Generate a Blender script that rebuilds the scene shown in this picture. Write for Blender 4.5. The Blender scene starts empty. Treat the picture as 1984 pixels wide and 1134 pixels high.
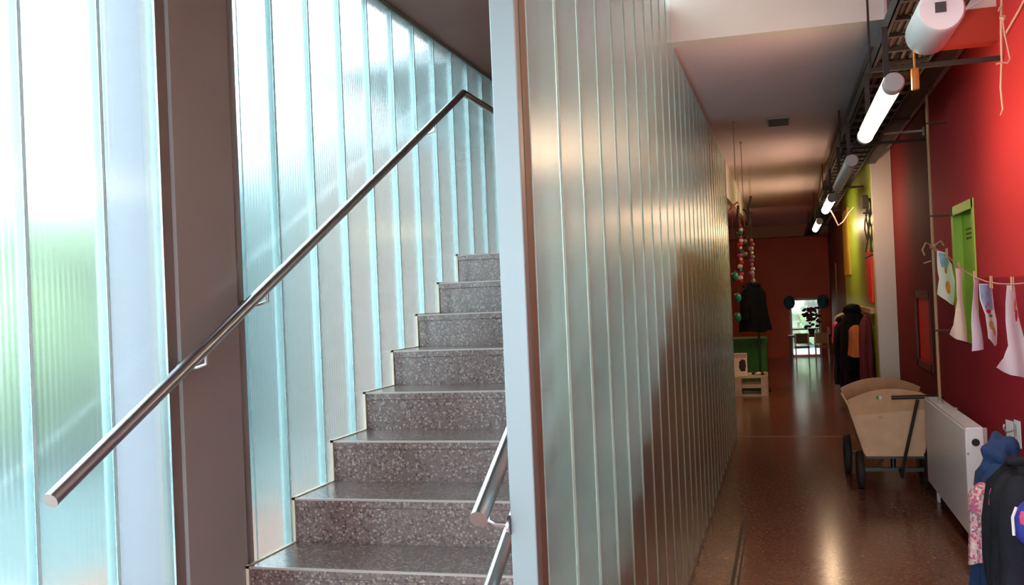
import bpy, bmesh, math, random
from mathutils import Vector, Matrix
random.seed(7)
SC = bpy.context.scene
COL = SC.collection

# ------------------------------------------------------------------ camera
FPX, YAW, PIT, ROL, EYE = 1900.0, 0.2700, 0.0077, -0.0420, 1.587
F0 = Vector((-math.sin(YAW), math.cos(YAW), 0)); R0 = Vector((math.cos(YAW), math.sin(YAW), 0)); U0 = Vector((0, 0, 1))
CF = F0*math.cos(PIT) + U0*math.sin(PIT); CU1 = U0*math.cos(PIT) - F0*math.sin(PIT)
CR = R0*math.cos(ROL) + CU1*math.sin(ROL); CU = CU1*math.cos(ROL) - R0*math.sin(ROL)
cd = bpy.data.cameras.new('camera'); cam = bpy.data.objects.new('camera', cd); COL.objects.link(cam)
cd.sensor_width = 36.0; cd.lens = FPX/1984.0*36.0; cd.clip_start = .05; cd.clip_end = 300
m = Matrix((CR, CU, -CF)).transposed().to_4x4(); m.translation = Vector((0, 0, EYE)); cam.matrix_world = m
SC.camera = cam

# ------------------------------------------------------------------ world and exposure
SC.view_settings.view_transform = 'Standard'; SC.view_settings.look = 'None'
SC.view_settings.gamma = 1; SC.view_settings.use_curve_mapping = False
SC.view_settings.exposure = 0.45
wd = bpy.data.worlds.new('sky'); SC.world = wd; wd.use_nodes = True
bg = wd.node_tree.nodes['Background']; bg.inputs[0].default_value = (.86, .94, 1, 1); bg.inputs[1].default_value = 8.0
cy = SC.cycles
cy.max_bounces = 14; cy.diffuse_bounces = 5; cy.glossy_bounces = 5; cy.transmission_bounces = 14; cy.transparent_max_bounces = 8
cy.caustics_refractive = True; cy.caustics_reflective = False; cy.sample_clamp_indirect = 8.0; cy.use_denoising = True
LAMP = 24.0

# ------------------------------------------------------------------ helpers
def at_y(u, v, y):
    d = CF + CR*((u-992)/FPX) - CU*((v-567)/FPX); d = d*(y/d.y); d.z += EYE; return d
def at_x(u, v, x):
    d = CF + CR*((u-992)/FPX) - CU*((v-567)/FPX); d = d*(x/d.x); d.z += EYE; return d
def at_plane(u, v, P, ang):
    # vertical plane through P whose horizontal direction is (cos ang, sin ang)
    n = Vector((-math.sin(ang), math.cos(ang), 0)); O = Vector((0, 0, EYE))
    d = CF + CR*((u-992)/FPX) - CU*((v-567)/FPX)
    return O + d*(n.dot(Vector(P)-O)/n.dot(d))

def nd(nt, t, **k):
    n = nt.nodes.new(t)
    for a, b in k.items(): setattr(n, a, b)
    return n
def mat(name, col, rough=.6, metal=0, noise=0, nscale=6, bump=0, bscale=60, spec=.5, coat=0):
    M = bpy.data.materials.new(name); M.use_nodes = True; nt = M.node_tree
    b = nt.nodes['Principled BSDF']; c = (*col, 1)
    b.inputs['Base Color'].default_value = c; b.inputs['Roughness'].default_value = rough; b.inputs['Metallic'].default_value = metal
    b.inputs['Specular IOR Level'].default_value = spec; b.inputs['Coat Weight'].default_value = coat
    tc = nd(nt, 'ShaderNodeTexCoord')
    if noise:
        n = nd(nt, 'ShaderNodeTexNoise'); n.inputs['Scale'].default_value = nscale; n.inputs['Detail'].default_value = 5
        nt.links.new(tc.outputs['Object'], n.inputs['Vector'])
        r = nd(nt, 'ShaderNodeValToRGB')
        r.color_ramp.elements[0].position = .3; r.color_ramp.elements[1].position = .7
        r.color_ramp.elements[0].color = (*[max(0, x*(1-noise)) for x in col], 1)
        r.color_ramp.elements[1].color = (*[min(1, x*(1+noise)) for x in col], 1)
        nt.links.new(n.outputs['Fac'], r.inputs['Fac']); nt.links.new(r.outputs['Color'], b.inputs['Base Color'])
    if bump:
        n = nd(nt, 'ShaderNodeTexNoise'); n.inputs['Scale'].default_value = bscale; n.inputs['Detail'].default_value = 4
        nt.links.new(tc.outputs['Object'], n.inputs['Vector'])
        q = nd(nt, 'ShaderNodeBump'); q.inputs['Strength'].default_value = bump; q.inputs['Distance'].default_value = .01
        nt.links.new(n.outputs['Fac'], q.inputs['Height']); nt.links.new(q.outputs['Normal'], b.inputs['Normal'])
    return M
def terrazzo(name, base, chips, rough, scale=55, share=.30, bigvar=.15):
    M = bpy.data.materials.new(name); M.use_nodes = True; nt = M.node_tree; b = nt.nodes['Principled BSDF']
    tc = nd(nt, 'ShaderNodeTexCoord')
    v = nd(nt, 'ShaderNodeTexVoronoi'); v.inputs['Scale'].default_value = scale
    nt.links.new(tc.outputs['Object'], v.inputs['Vector'])
    sep = nd(nt, 'ShaderNodeSeparateColor'); nt.links.new(v.outputs['Color'], sep.inputs['Color'])
    r = nd(nt, 'ShaderNodeValToRGB'); r.color_ramp.interpolation = 'CONSTANT'
    el = r.color_ramp.elements; el[0].position = 0; el[0].color = (*base, 1); el[1].position = 1-share; el[1].color = (*chips[0], 1)
    for i, c in enumerate(chips[1:], 1):
        e = el.new(1-share+share*i/len(chips)); e.color = (*c, 1)
    nt.links.new(sep.outputs['Red'], r.inputs['Fac'])
    ds = nd(nt, 'ShaderNodeMath', operation='LESS_THAN'); ds.inputs[1].default_value = .55
    nt.links.new(v.outputs['Distance'], ds.inputs[0])
    mx = nd(nt, 'ShaderNodeMix', data_type='RGBA'); mx.inputs['A'].default_value = (*base, 1)
    nt.links.new(ds.outputs[0], mx.inputs['Factor']); nt.links.new(r.outputs['Color'], mx.inputs['B'])
    n = nd(nt, 'ShaderNodeTexNoise'); n.inputs['Scale'].default_value = 3; nt.links.new(tc.outputs['Object'], n.inputs['Vector'])
    mr = nd(nt, 'ShaderNodeMapRange'); mr.inputs['To Min'].default_value = 1-bigvar; mr.inputs['To Max'].default_value = 1+bigvar
    nt.links.new(n.outputs['Fac'], mr.inputs['Value'])
    ml = nd(nt, 'ShaderNodeVectorMath', operation='SCALE'); nt.links.new(mx.outputs['Result'], ml.inputs[0]); nt.links.new(mr.outputs['Result'], ml.inputs['Scale'])
    nt.links.new(ml.outputs['Vector'], b.inputs['Base Color'])
    b.inputs['Roughness'].default_value = rough
    return M
def emit(name, col, s):
    M = bpy.data.materials.new(name); M.use_nodes = True; nt = M.node_tree
    b = nt.nodes['Principled BSDF']; b.inputs['Base Color'].default_value = (.8, .8, .8, 1)
    b.inputs['Emission Color'].default_value = (*col, 1); b.inputs['Emission Strength'].default_value = s
    return M
def cast_glass(name, tint, rough, trans, tcol, ribs=.25, ribscale=60, gloss=None):
    # wired / ribbed cast glass: rough refraction with some milky scattering
    M = bpy.data.materials.new(name); M.use_nodes = True; nt = M.node_tree
    nt.nodes.remove(nt.nodes['Principled BSDF']); out = nt.nodes['Material Output']
    g = nd(nt, 'ShaderNodeBsdfGlass'); g.inputs['Color'].default_value = (*tint, 1); g.inputs['Roughness'].default_value = rough; g.inputs['IOR'].default_value = 1.5
    t = nd(nt, 'ShaderNodeBsdfTranslucent'); t.inputs['Color'].default_value = (*tcol, 1)
    mx = nd(nt, 'ShaderNodeMixShader'); mx.inputs[0].default_value = trans
    tc = nd(nt, 'ShaderNodeTexCoord')
    sx = nd(nt, 'ShaderNodeMapping'); sx.inputs['Scale'].default_value = (0, 1, 0)
    nt.links.new(tc.outputs['Object'], sx.inputs['Vector'])
    w = nd(nt, 'ShaderNodeTexWave', wave_type='BANDS', bands_direction='Y'); w.inputs['Scale'].default_value = ribscale/20*1.0*5
    nt.links.new(sx.outputs['Vector'], w.inputs['Vector'])
    n = nd(nt, 'ShaderNodeTexNoise'); n.inputs['Scale'].default_value = 90; nt.links.new(tc.outputs['Object'], n.inputs['Vector'])
    ad = nd(nt, 'ShaderNodeMath', operation='MULTIPLY_ADD'); ad.inputs[1].default_value = .25
    nt.links.new(n.outputs['Fac'], ad.inputs[0]); nt.links.new(w.outputs['Fac'], ad.inputs[2]); ad.inputs[1].default_value = .04
    q = nd(nt, 'ShaderNodeBump'); q.inputs['Strength'].default_value = ribs; q.inputs['Distance'].default_value = .002
    nt.links.new(ad.outputs[0], q.inputs['Height']); nt.links.new(q.outputs['Normal'], g.inputs['Normal'])
    if gloss:
        # smoother for transmission, softer for surface reflections
        nt.nodes.remove(g); g = nd(nt, 'ShaderNodeMixShader'); fr = nd(nt, 'ShaderNodeFresnel'); fr.inputs['IOR'].default_value = 1.5
        rf = nd(nt, 'ShaderNodeBsdfRefraction'); rf.inputs['Color'].default_value = (*tint, 1); rf.inputs['Roughness'].default_value = rough; rf.inputs['IOR'].default_value = 1.5
        gs = nd(nt, 'ShaderNodeBsdfGlossy'); gs.inputs['Color'].default_value = (1, 1, 1, 1); gs.inputs['Roughness'].default_value = gloss
        nt.links.new(fr.outputs[0], g.inputs[0]); nt.links.new(rf.outputs[0], g.inputs[1]); nt.links.new(gs.outputs[0], g.inputs[2])
    nt.links.new(g.outputs[0], mx.inputs[1]); nt.links.new(t.outputs[0], mx.inputs[2]); nt.links.new(mx.outputs[0], out.inputs['Surface'])
    return M

class MB:
    def __init__(s): s.v = []; s.f = []; s.smooth = False
    def add(s, vs, fs):
        o = len(s.v); s.v += [tuple(p) for p in vs]; s.f += [tuple(i+o for i in f) for f in fs]; return s
    def box(s, x0, x1, y0, y1, z0, z1):
        return s.add([(x0,y0,z0),(x1,y0,z0),(x1,y1,z0),(x0,y1,z0),(x0,y0,z1),(x1,y0,z1),(x1,y1,z1),(x0,y1,z1)],
                     [(0,3,2,1),(4,5,6,7),(0,1,5,4),(1,2,6,5),(2,3,7,6),(3,0,4,7)])
    def bbox(s, x0, x1, y0, y1, z0, z1, r=.006):
        # box with chamfered edges
        bm = bmesh.new(); bmesh.ops.create_cube(bm, size=1)
        for v in bm.verts:
            v.co = Vector(((x0+x1)/2+v.co.x*(x1-x0), (y0+y1)/2+v.co.y*(y1-y0), (z0+z1)/2+v.co.z*(z1-z0)))
        r = min(r, abs(x1-x0)*.45, abs(y1-y0)*.45, abs(z1-z0)*.45)
        bmesh.ops.bevel(bm, geom=bm.edges[:], offset=r, segments=2, affect='EDGES', profile=.5)
        bm.verts.index_update(); s.add([v.co[:] for v in bm.verts], [[v.index for v in f.verts] for f in bm.faces]); bm.free(); return s
    def prism(s, poly, ext):
        # poly: list of 3D points, ext: vector
        n = len(poly); e = Vector(ext); a = [Vector(p) for p in poly]
        return s.add(a+[p+e for p in a], [tuple(reversed(range(n))), tuple(range(n, 2*n))]+[(i, (i+1)%n, (i+1)%n+n, i+n) for i in range(n)])
    def tube(s, pts, r, n=10, caps=True):
        pts = [Vector(p) for p in pts]; rs = r if isinstance(r, (list, tuple)) else [r]*len(pts)
        rings = []; up = None
        for i, p in enumerate(pts):
            t = (pts[min(i+1, len(pts)-1)]-pts[max(i-1, 0)]).normalized()
            if up is None: up = Vector((0, 0, 1)) if abs(t.z) < .9 else Vector((1, 0, 0))
            a = t.cross(up).normalized(); b = t.cross(a).normalized(); up = -b if False else a.cross(t).normalized()
            rings.append([p + a*math.cos(2*math.pi*k/n)*rs[i] + b*math.sin(2*math.pi*k/n)*rs[i] for k in range(n)])
        vs = [v for rg in rings for v in rg]; fs = []
        for i in range(len(rings)-1):
            for k in range(n): fs.append((i*n+k, i*n+(k+1)%n, (i+1)*n+(k+1)%n, (i+1)*n+k))
        if caps: fs += [tuple(range(n)), tuple(reversed(range((len(rings)-1)*n, len(rings)*n)))]
        s.smooth = True
        return s.add(vs, fs)
    def lathe(s, c, prof, n=20, axis='z', sx=1, sy=1):
        vs = []
        for (r, h) in prof:
            for k in range(n):
                a = 2*math.pi*k/n; q = (r*math.cos(a)*sx, r*math.sin(a)*sy, h)
                if axis == 'x': q = (q[2], q[0], q[1])
                if axis == 'y': q = (q[0], q[2], q[1])
                vs.append((c[0]+q[0], c[1]+q[1], c[2]+q[2]))
        fs = [(i*n+k, i*n+(k+1)%n, (i+1)*n+(k+1)%n, (i+1)*n+k) for i in range(len(prof)-1) for k in range(n)]
        fs += [tuple(reversed(range(n))), tuple(range((len(prof)-1)*n, len(prof)*n))]
        s.smooth = True
        return s.add(vs, fs)
    def blob(s, c, r, seed=0, lump=.12, sub=3):
        bm = bmesh.new(); bmesh.ops.create_icosphere(bm, subdivisions=sub, radius=1)
        rr = r if isinstance(r, (tuple, list)) else (r, r, r)
        vs = []
        for v in bm.verts:
            p = v.co; k = 1+lump*(math.sin(5*p.x+seed)*math.cos(4*p.y+2*seed)+.6*math.sin(9*p.z+seed*3+3*p.x))
            vs.append((c[0]+p.x*rr[0]*k, c[1]+p.y*rr[1]*k, c[2]+p.z*rr[2]*k))
        bm.verts.index_update(); s.add(vs, [[v.index for v in f.verts] for f in bm.faces]); bm.free(); s.smooth = True; return s
    def build(s, name, material, parent=None, smooth=None, kind=None, label=None):
        me = bpy.data.meshes.new(name); me.from_pydata(s.v, [], s.f)
        bm = bmesh.new(); bm.from_mesh(me); bmesh.ops.recalc_face_normals(bm, faces=bm.faces); bm.to_mesh(me); bm.free()
        me.materials.append(material)
        if s.smooth if smooth is None else smooth:
            me.shade_smooth()
            try: me.set_sharp_from_angle(angle=math.radians(38))
            except Exception: pass
        o = bpy.data.objects.new(name, me); COL.objects.link(o)
        if parent is not None:
            o.parent = parent; o.location = -Vector(parent_loc(parent))
        if kind: o['kind'] = kind
        if label: o['label'] = label
        return o
def parent_loc(p):
    # meshes are written in world coordinates; sum of the ancestors' offsets
    L = Vector((0, 0, 0))
    while p is not None: L += p.location; p = p.parent
    return L
def empty(name, loc, label, cat, group=None):
    o = bpy.data.objects.new(name, None); COL.objects.link(o); o.location = loc; o.empty_display_size = .1
    return tag(o, label, cat, group)
def tag(o, label, cat, group=None):
    o['label'] = label; o['category'] = cat
    if group: o['group'] = group
    return o
def struct(name, mb, m, parent=None): return mb.build(name, m, parent, kind='structure')

# ------------------------------------------------------------------ materials
M_white_wall = mat('white_wall_paint', (.80, .75, .71), .55, noise=.03, nscale=3)
M_ceiling = mat('ceiling_paint', (.86, .71, .78), .7, noise=.03, nscale=2)
def paint_and_shade(name, up, low, far, zb, yb):
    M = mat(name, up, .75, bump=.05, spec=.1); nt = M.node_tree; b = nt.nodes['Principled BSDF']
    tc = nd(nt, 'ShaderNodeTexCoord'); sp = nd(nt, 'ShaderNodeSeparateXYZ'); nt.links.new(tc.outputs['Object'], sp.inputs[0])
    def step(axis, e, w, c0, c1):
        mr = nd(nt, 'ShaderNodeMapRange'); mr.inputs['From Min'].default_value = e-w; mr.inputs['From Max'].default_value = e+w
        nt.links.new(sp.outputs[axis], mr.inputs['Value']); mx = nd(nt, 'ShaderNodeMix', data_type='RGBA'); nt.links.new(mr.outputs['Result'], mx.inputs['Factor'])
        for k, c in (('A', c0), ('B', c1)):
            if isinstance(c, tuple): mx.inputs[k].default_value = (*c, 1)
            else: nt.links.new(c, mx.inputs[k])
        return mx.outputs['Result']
    a = step('Z', zb, .004, low, up); nt.links.new(step('Y', yb, .004, a, far), b.inputs['Base Color'])  # low band holds mostly cloth shadow in its colour; far stretch is maroon paint
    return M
M_red = paint_and_shade('crimson_paint_and_shade', (.50, .036, .040), (.30, .016, .030), (.14, .010, .014), 1.60, 8.22)
M_orange = mat('orange_red_wall_paint', (.62, .10, .02), .5, noise=.06, nscale=2)
M_green = mat('lime_wall_paint', (.30, .46, .035), .35, noise=.05)
M_lime = mat('lime_niche', (.36, .56, .05), .45)
M_pillar = mat('gloss_white_paint', (.74, .72, .68), .16)
M_soffit = mat('dark_brown_soffit', (.19, .072, .05), .5, noise=.1, nscale=4)
M_brownwall = mat('brown_plaster', (.13, .055, .03), .6, noise=.1)
M_woodwall = mat('dark_wood', (.10, .05, .028), .5, noise=.25, nscale=5)
M_column = mat('taupe_column_panel', (.30, .315, .315), .42, noise=.04, nscale=3)
M_column_edge = mat('taupe_column_edge', (.20, .175, .17), .45)
M_alu = mat('brushed_aluminium', (.62, .66, .70), .35, metal=.9, noise=.03)
M_alulight = mat('painted_aluminium', (.19, .26, .28), .4, metal=.15)
M_steel = mat('satin_steel', (.52, .53, .55), .28, metal=1.0, bump=.03, bscale=200)
M_floor = terrazzo('polished_brown_floor', (.19, .080, .052), [(.24, .13, .09), (.12, .058, .04), (.28, .17, .125)], .18, 70, .35)
M_stair = terrazzo('terrazzo', (.125, .085, .080), [(.17, .12, .11), (.22, .15, .125), (.065, .045, .045), (.27, .22, .20)], .22, 105, .70)
M_edge = mat('pale_stair_edge', (.36, .31, .29), .3)
M_seam = mat('cream_sealant', (.62, .58, .46), .6)
M_strip = mat('warm_reflection_strip', (.13, .125, .105), .55, noise=.1, nscale=14)  # brown stands in for warm reflections on the metal channel side
M_side = mat('red_brown_stair_side', (.12, .04, .028), .35, noise=.15)
M_black = mat('black_metal', (.018, .016, .016), .45)
M_tray = mat('dark_cable_tray', (.022, .018, .016), .6)
M_cab = mat('dark_cable', (.014, .012, .011), .6)
M_cab2 = mat('brown_cable', (.05, .025, .018), .6)
M_whiteplastic = mat('white_plastic', (.72, .70, .70), .35)
M_grey = mat('grey_plastic', (.42, .42, .42), .45)
M_orangeplug = mat('orange_plastic', (.65, .26, .03), .4)
M_radiator = mat('white_enamel', (.90, .92, .98), .28)
M_birch = mat('birch_plywood', (.70, .45, .26), .45, noise=.1, nscale=9)
M_birchdark = mat('varnished_plywood', (.62, .34, .15), .4, noise=.12, nscale=9)
M_rubber = mat('black_rubber', (.02, .02, .02), .7)
M_rim = mat('dark_red_rim', (.12, .03, .03), .5)
M_cloth_blue = mat('navy_blue_cloth', (.018, .05, .16), .85, noise=.2, nscale=12, bump=.4, bscale=150)
M_cloth_black = mat('charcoal_cloth', (.018, .020, .028), .85, noise=.2, nscale=12, bump=.4, bscale=150, spec=.2)
M_cloth_dark = mat('dark_navy_cloth', (.006, .007, .011), .9, noise=.3, nscale=9, bump=.4, spec=.15)
M_cloth_purple = mat('violet_blue_cloth', (.03, .04, .30), .8, noise=.3)
M_cloth_orange = mat('orange_cloth', (.55, .16, .05), .85)
M_cloth_pink = mat('pink_cloth', (.62, .08, .22), .8, noise=.2)
M_cloth_wine = mat('wine_cloth', (.12, .012, .025), .85)
M_paper = mat('white_paper', (.86, .89, .95), .75)
M_papercream = mat('cream_paper', (.90, .86, .74), .75)
M_paperlav = mat('pale_lavender_paper', (.80, .77, .93), .75)
M_paintblue = mat('light_blue_paint', (.32, .52, .80), .7, noise=.25, nscale=25)
M_paintred = mat('red_paint', (.62, .03, .06), .7, noise=.2, nscale=40)
M_paintorange = mat('orange_paint', (.80, .28, .10), .7, noise=.2, nscale=40)
M_paintgreen = mat('green_paint', (.10, .35, .10), .7)
M_paintyellow = mat('ochre_paint', (.62, .50, .14), .7)
M_twine = mat('twine', (.50, .30, .19), .8)
M_rope = mat('pale_rope', (.66, .42, .34), .7)
M_peg = mat('wooden_peg', (.60, .36, .22), .6)
M_redpanel = mat('bright_red_panel', (.74, .012, .012), .4)
M_pallet = mat('whitewashed_pallet_wood', (.62, .50, .38), .65, noise=.12, nscale=8)
M_greenbox = mat('green_felt', (.03, .16, .03), .8, noise=.2)
M_teal = mat('teal_tissue', (.02, .16, .20), .8)
M_jade = mat('green_glass_bauble', (.01, .22, .12), .25)
M_branch = mat('dark_branch', (.035, .022, .018), .8)
M_tan = mat('tan_timber', (.45, .28, .16), .5)
M_ground = mat('pale_ground', (.12, .155, .165), .9, noise=.1)
M_hedge = mat('hedge_green', (.09, .14, .045), .9, noise=.4, nscale=3, bump=.6, bscale=8)
M_bluewall = mat('blue_grey_cladding', (.032, .078, .086), .7)
M_overhang = mat('grey_eaves', (.16, .17, .18), .7)
M_vent = mat('dark_vent', (.05, .045, .045), .6)
M_facade = cast_glass('facade_channel_glass', (.875, .952, .955), .15, .05, (.58, .78, .80), .08)
M_partglass = cast_glass('partition_channel_glass', (.87, .95, .92), .13, .06, (.75, .82, .80), 0, gloss=.27)
M_lampglow = emit('lit_lamp_tube', (1, .68, .42), LAMP)
def floral():
    M = mat('pink_floral_cloth', (.62, .22, .30), .85); nt = M.node_tree; b = nt.nodes['Principled BSDF']
    v = nd(nt, 'ShaderNodeTexVoronoi'); v.inputs['Scale'].default_value = 85; tc = nd(nt, 'ShaderNodeTexCoord')
    nt.links.new(tc.outputs['Object'], v.inputs['Vector']); s = nd(nt, 'ShaderNodeSeparateColor'); nt.links.new(v.outputs['Color'], s.inputs['Color'])
    r = nd(nt, 'ShaderNodeValToRGB'); r.color_ramp.interpolation = 'CONSTANT'; e = r.color_ramp.elements
    e[0].color = (.70, .42, .42, 1); e[1].position = .45; e[1].color = (.62, .10, .22, 1); k = e.new(.7); k.color = (.74, .62, .58, 1); k = e.new(.88); k.color = (.25, .20, .24, 1)
    nt.links.new(s.outputs['Red'], r.inputs['Fac']); nt.links.new(r.outputs['Color'], b.inputs['Base Color']); return M
M_floral = floral()

# ------------------------------------------------------------------ setting
XF, XP, XR = -1.88, -.557, 1.14            # facade plane, partition corridor face, right wall
PT = .06                                   # partition depth
ZC = 3.02; ZN = 3.46; ZS = 3.122; YB = 5.65
YEND = 23.5; YPE = 10.9
struct('floor', MB().box(-4.2, 1.5, -2.4, YEND+.3, -.12, 0), M_floor)
struct('trim_floor_joint', MB().box(-.345, -.325, 2.2, 7.1, 0, .0015).box(-.310, -.300, 2.2, 7.1, 0, .0012), M_black)
struct('trim_floor_seam', MB().box(XP+.01, XR, 10.9, 10.93, 0, .001), mat('pale_floor_seam', (.25, .17, .13), .3))
struct('ceiling', MB().box(XP-PT, XR+.1, -2.4, YB+.12, ZN, ZN+.12), M_ceiling)
struct('ceiling_corridor', MB().box(XP-PT, XR+.1, YB+.12, YEND+.2, ZC, ZC+.12).box(-4.2, XP-PT, 8.45, YEND+.2, ZC, ZC+.12), M_ceiling)
struct('wall_side_room', MB().box(-4.3, -.78, 8.45, 8.55, 0, ZC+.1), M_brownwall)
struct('trim_bulkhead', MB().box(XP-PT, XR+.1, YB, YB+.12, ZC, ZN+.12), M_white_wall)
struct('trim_far_beam', MB().box(-4.2, XR+.1, 23.0, YEND, 2.76, ZC), M_tan)
struct('ceiling_stairs', MB().box(XF-.12, XP-PT, -2.4, 8.5, ZS, ZS+.12), M_soffit)
struct('trim_stair_opening', MB().box(XP-PT-.005, XP-.005, -2.4, 2.14, ZS, ZN+.1), M_soffit)
struct('wall_back', MB().box(XP-.1, XP+.02, -2.4, -2.3, 0, 3.6).box(XP, 1.3, -2.4, -2.3, 2.9, 3.6).box(1.0, 1.3, -2.4, -2.3, 0, 3.6).box(-2.0, XP-.1, -2.4, -2.3, 0, .9).box(-2.0, XP-.1, -2.4, -2.3, 2.9, 3.6), M_white_wall)  # unseen wall; its openings are added to bring in daylight
struct('ground_added_opening', MB().box(-8, 8, -30, -2.5, -.3, -.2), M_ground)  # ground outside the added rear openings
# right wall with two niches
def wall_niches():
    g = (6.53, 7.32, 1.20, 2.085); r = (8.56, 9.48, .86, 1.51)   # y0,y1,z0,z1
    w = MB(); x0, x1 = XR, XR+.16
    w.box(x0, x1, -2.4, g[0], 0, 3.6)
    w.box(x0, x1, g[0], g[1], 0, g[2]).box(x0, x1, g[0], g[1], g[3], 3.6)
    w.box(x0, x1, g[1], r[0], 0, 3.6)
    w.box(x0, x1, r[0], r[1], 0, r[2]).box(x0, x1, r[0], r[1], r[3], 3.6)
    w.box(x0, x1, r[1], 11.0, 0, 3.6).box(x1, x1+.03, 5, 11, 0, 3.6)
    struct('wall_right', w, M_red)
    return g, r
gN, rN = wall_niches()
struct('wall_right_green', MB().box(.95, 1.30, 11.14, 16.4, 0, ZC), M_green)
struct('wall_right_far', MB().box(1.02, 1.30, 16.4, YEND, 0, ZC), M_woodwall)
struct('trim_yellow_pilaster', MB().box(.93, .952, 14.9, 16.2, 1.75, ZC-.3), mat('yellow_paint', (.55, .42, .03), .4))
struct('trim_pillar', MB().box(.945, 1.30, 11.0, 11.14, 0, ZC), M_pillar)
struct('trim_red_beam', MB().box(.62, XR, YB-.002, YB+.1, 2.84, ZC+.002), mat('orange_red_beam_paint', (.48, .05, .025), .5))
struct('trim_beam_edge', MB().tube([(.957, YB-.012, 3.005), (XR-.002, YB-.35, 3.035)], .006, 8), M_whiteplastic)
struct('trim_conduit_box', MB().box(.60, .76, YB-.012, YB, 3.0, 3.45), mat('grey_duct_face', (.16, .13, .14), .5))
struct('trim_conduit_frame', MB().box(.585, .60, YB-.02, YB, 2.99, 3.45).box(.60, .775, YB-.02, YB, 2.985, 3.0).box(.76, .775, YB-.02, YB, 3.0, 3.45), M_whiteplastic)
# far wall with window opening
wx0, wx1, wz0, wz1 = .14, .76, .05, 1.32
fw = MB().box(-4.2, wx0, YEND, YEND+.2, 0, ZC).box(wx1, 1.3, YEND, YEND+.2, 0, ZC).box(wx0, wx1, YEND, YEND+.2, wz1, ZC).box(wx0, wx1, YEND, YEND+.2, 0, wz0)
struct('wall_far', fw, M_orange)
struct('wall_left_far', MB().box(-2.4, -2.3, 8.5, YEND+.2, 0, ZC), M_orange)
struct('wall_left_lintel', MB().prism([(XP-PT, 11.0, 2.62), (XP-PT, 17.7, 2.80), (XP-PT, 17.7, ZC), (XP-PT, 11.0, ZC)], (PT, 0, 0)), M_white_wall)
# stair hall closing walls
struct('wall_stair_end', MB().box(XF-.12, XP-PT-.005, 8.3, 8.45, 0, ZS), M_brownwall)
struct('wall_stair_back', MB().box(-.78, -.70, 8.45, YPE, 0, ZC), M_brownwall)
struct('trim_partition_top', MB().box(XP-PT, XP, YB+.13, YPE, ZC-.015, ZC), M_alu)

# facade channel glass -------------------------------------------------------
def plank(parent, xface, out, y0, y1, z0, z1, m, flange=.05, t=.007, name='glass_plank', g=.0022):
    a, b = y0+g, y1-g; x0 = xface; x1 = xface+out*t; xf = xface+out*flange
    poly = [(x0, a, z0), (x0, b, z0), (xf, b, z0), (xf, b-t, z0), (x1, b-t, z0), (x1, a+t, z0), (xf, a+t, z0), (xf, a, z0)]
    mb = MB(); n = 8; vs = [Vector(p) for p in poly]; top = [p+Vector((0, 0, z1-z0)) for p in vs]
    # U section split in convex quads so that caps triangulate cleanly
    caps = [(0, 1, 4, 5), (1, 2, 3, 4), (0, 5, 6, 7)]
    mb.add(vs+top, [tuple(reversed(c)) for c in caps]+[tuple(i+8 for i in c) for c in caps]+[(i, (i+1)%8, (i+1)%8+8, i+8) for i in range(8)])
    return mb.build(name, m, parent, smooth=False)
struct('trim_added_opening', MB().box(XF-.06, XF, .70, .78, 0, ZS).box(XF-.06, XF, -2.3, .70, ZS-.06, ZS).box(XF-.06, XF, -.8, -.74, 0, ZS-.06), mat('dark_opening_frame', (.08, .08, .085), .4))  # frame of an unseen facade opening, added to admit more daylight
def glazed(name, xface, out, bounds, z0, z1, m, seal):
    w = MB()
    w.box(min(xface+out*.055, xface-out*.004), max(xface+out*.055, xface-out*.004), bounds[0]-.03, bounds[-1]+.002, z1-.02, z1)
    root = w.build(name, M_alulight, None); root['kind'] = 'structure'
    for a, b in zip(bounds[:-1], bounds[1:]):
        plank(root, xface, out, a, b, z0, z1-.02, m, flange=.036)
    s = MB()
    for b in bounds[1:-1]: s.box(min(xface, xface+out*.037), max(xface, xface+out*.037), b-.0018, b+.0018, z0, z1-.02).box(min(xface-out*.0008, xface+out*.006), max(xface-out*.0008, xface+out*.006), b-.0045, b+.0045, z0, z1-.02)
    s.build('seal', seal, root)
    return root
M_partseam = mat('pale_mint_silicone', (.62, .80, .74), .3)
_b = M_partseam.node_tree.nodes['Principled BSDF']; _t = M_partseam.node_tree.nodes.new('ShaderNodeBsdfTranslucent'); _t.inputs[0].default_value = (.85, 1, .94, 1)
_m = M_partseam.node_tree.nodes.new('ShaderNodeMixShader'); _m.inputs[0].default_value = .8
M_partseam.node_tree.links.new(_b.outputs[0], _m.inputs[1]); M_partseam.node_tree.links.new(_t.outputs[0], _m.inputs[2]); M_partseam.node_tree.links.new(_m.outputs[0], M_partseam.node_tree.nodes['Material Output'].inputs['Surface'])
M_seal = mat('clear_silicone_seal', (.8, .86, .86), .4)
_b = M_seal.node_tree.nodes['Principled BSDF']; _t = M_seal.node_tree.nodes.new('ShaderNodeBsdfTranslucent'); _t.inputs[0].default_value = (.85, .92, .92, 1)
_m = M_seal.node_tree.nodes.new('ShaderNodeMixShader'); _m.inputs[0].default_value = .8
M_seal.node_tree.links.new(_b.outputs[0], _m.inputs[1]); M_seal.node_tree.links.new(_t.outputs[0], _m.inputs[2]); M_seal.node_tree.links.new(_m.outputs[0], M_seal.node_tree.nodes['Material Output'].inputs['Surface'])
lb = [2.695, 2.424]+[2.424-.31*k for k in range(1, 6)]; lb = lb[::-1]
glazed('window_1', XF, -1, lb, 0, ZS, M_facade, M_seal)
rb = [3.184, 3.447]+[3.447+.312*k for k in range(1, 16)]
glazed('window_2', XF, -1, rb, 0, ZS, M_facade, M_seal)
struct('wall_left_low', MB().box(XF-.12, XF-.06, -2.4, 8.5, -.2, .03), M_alulight)
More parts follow.
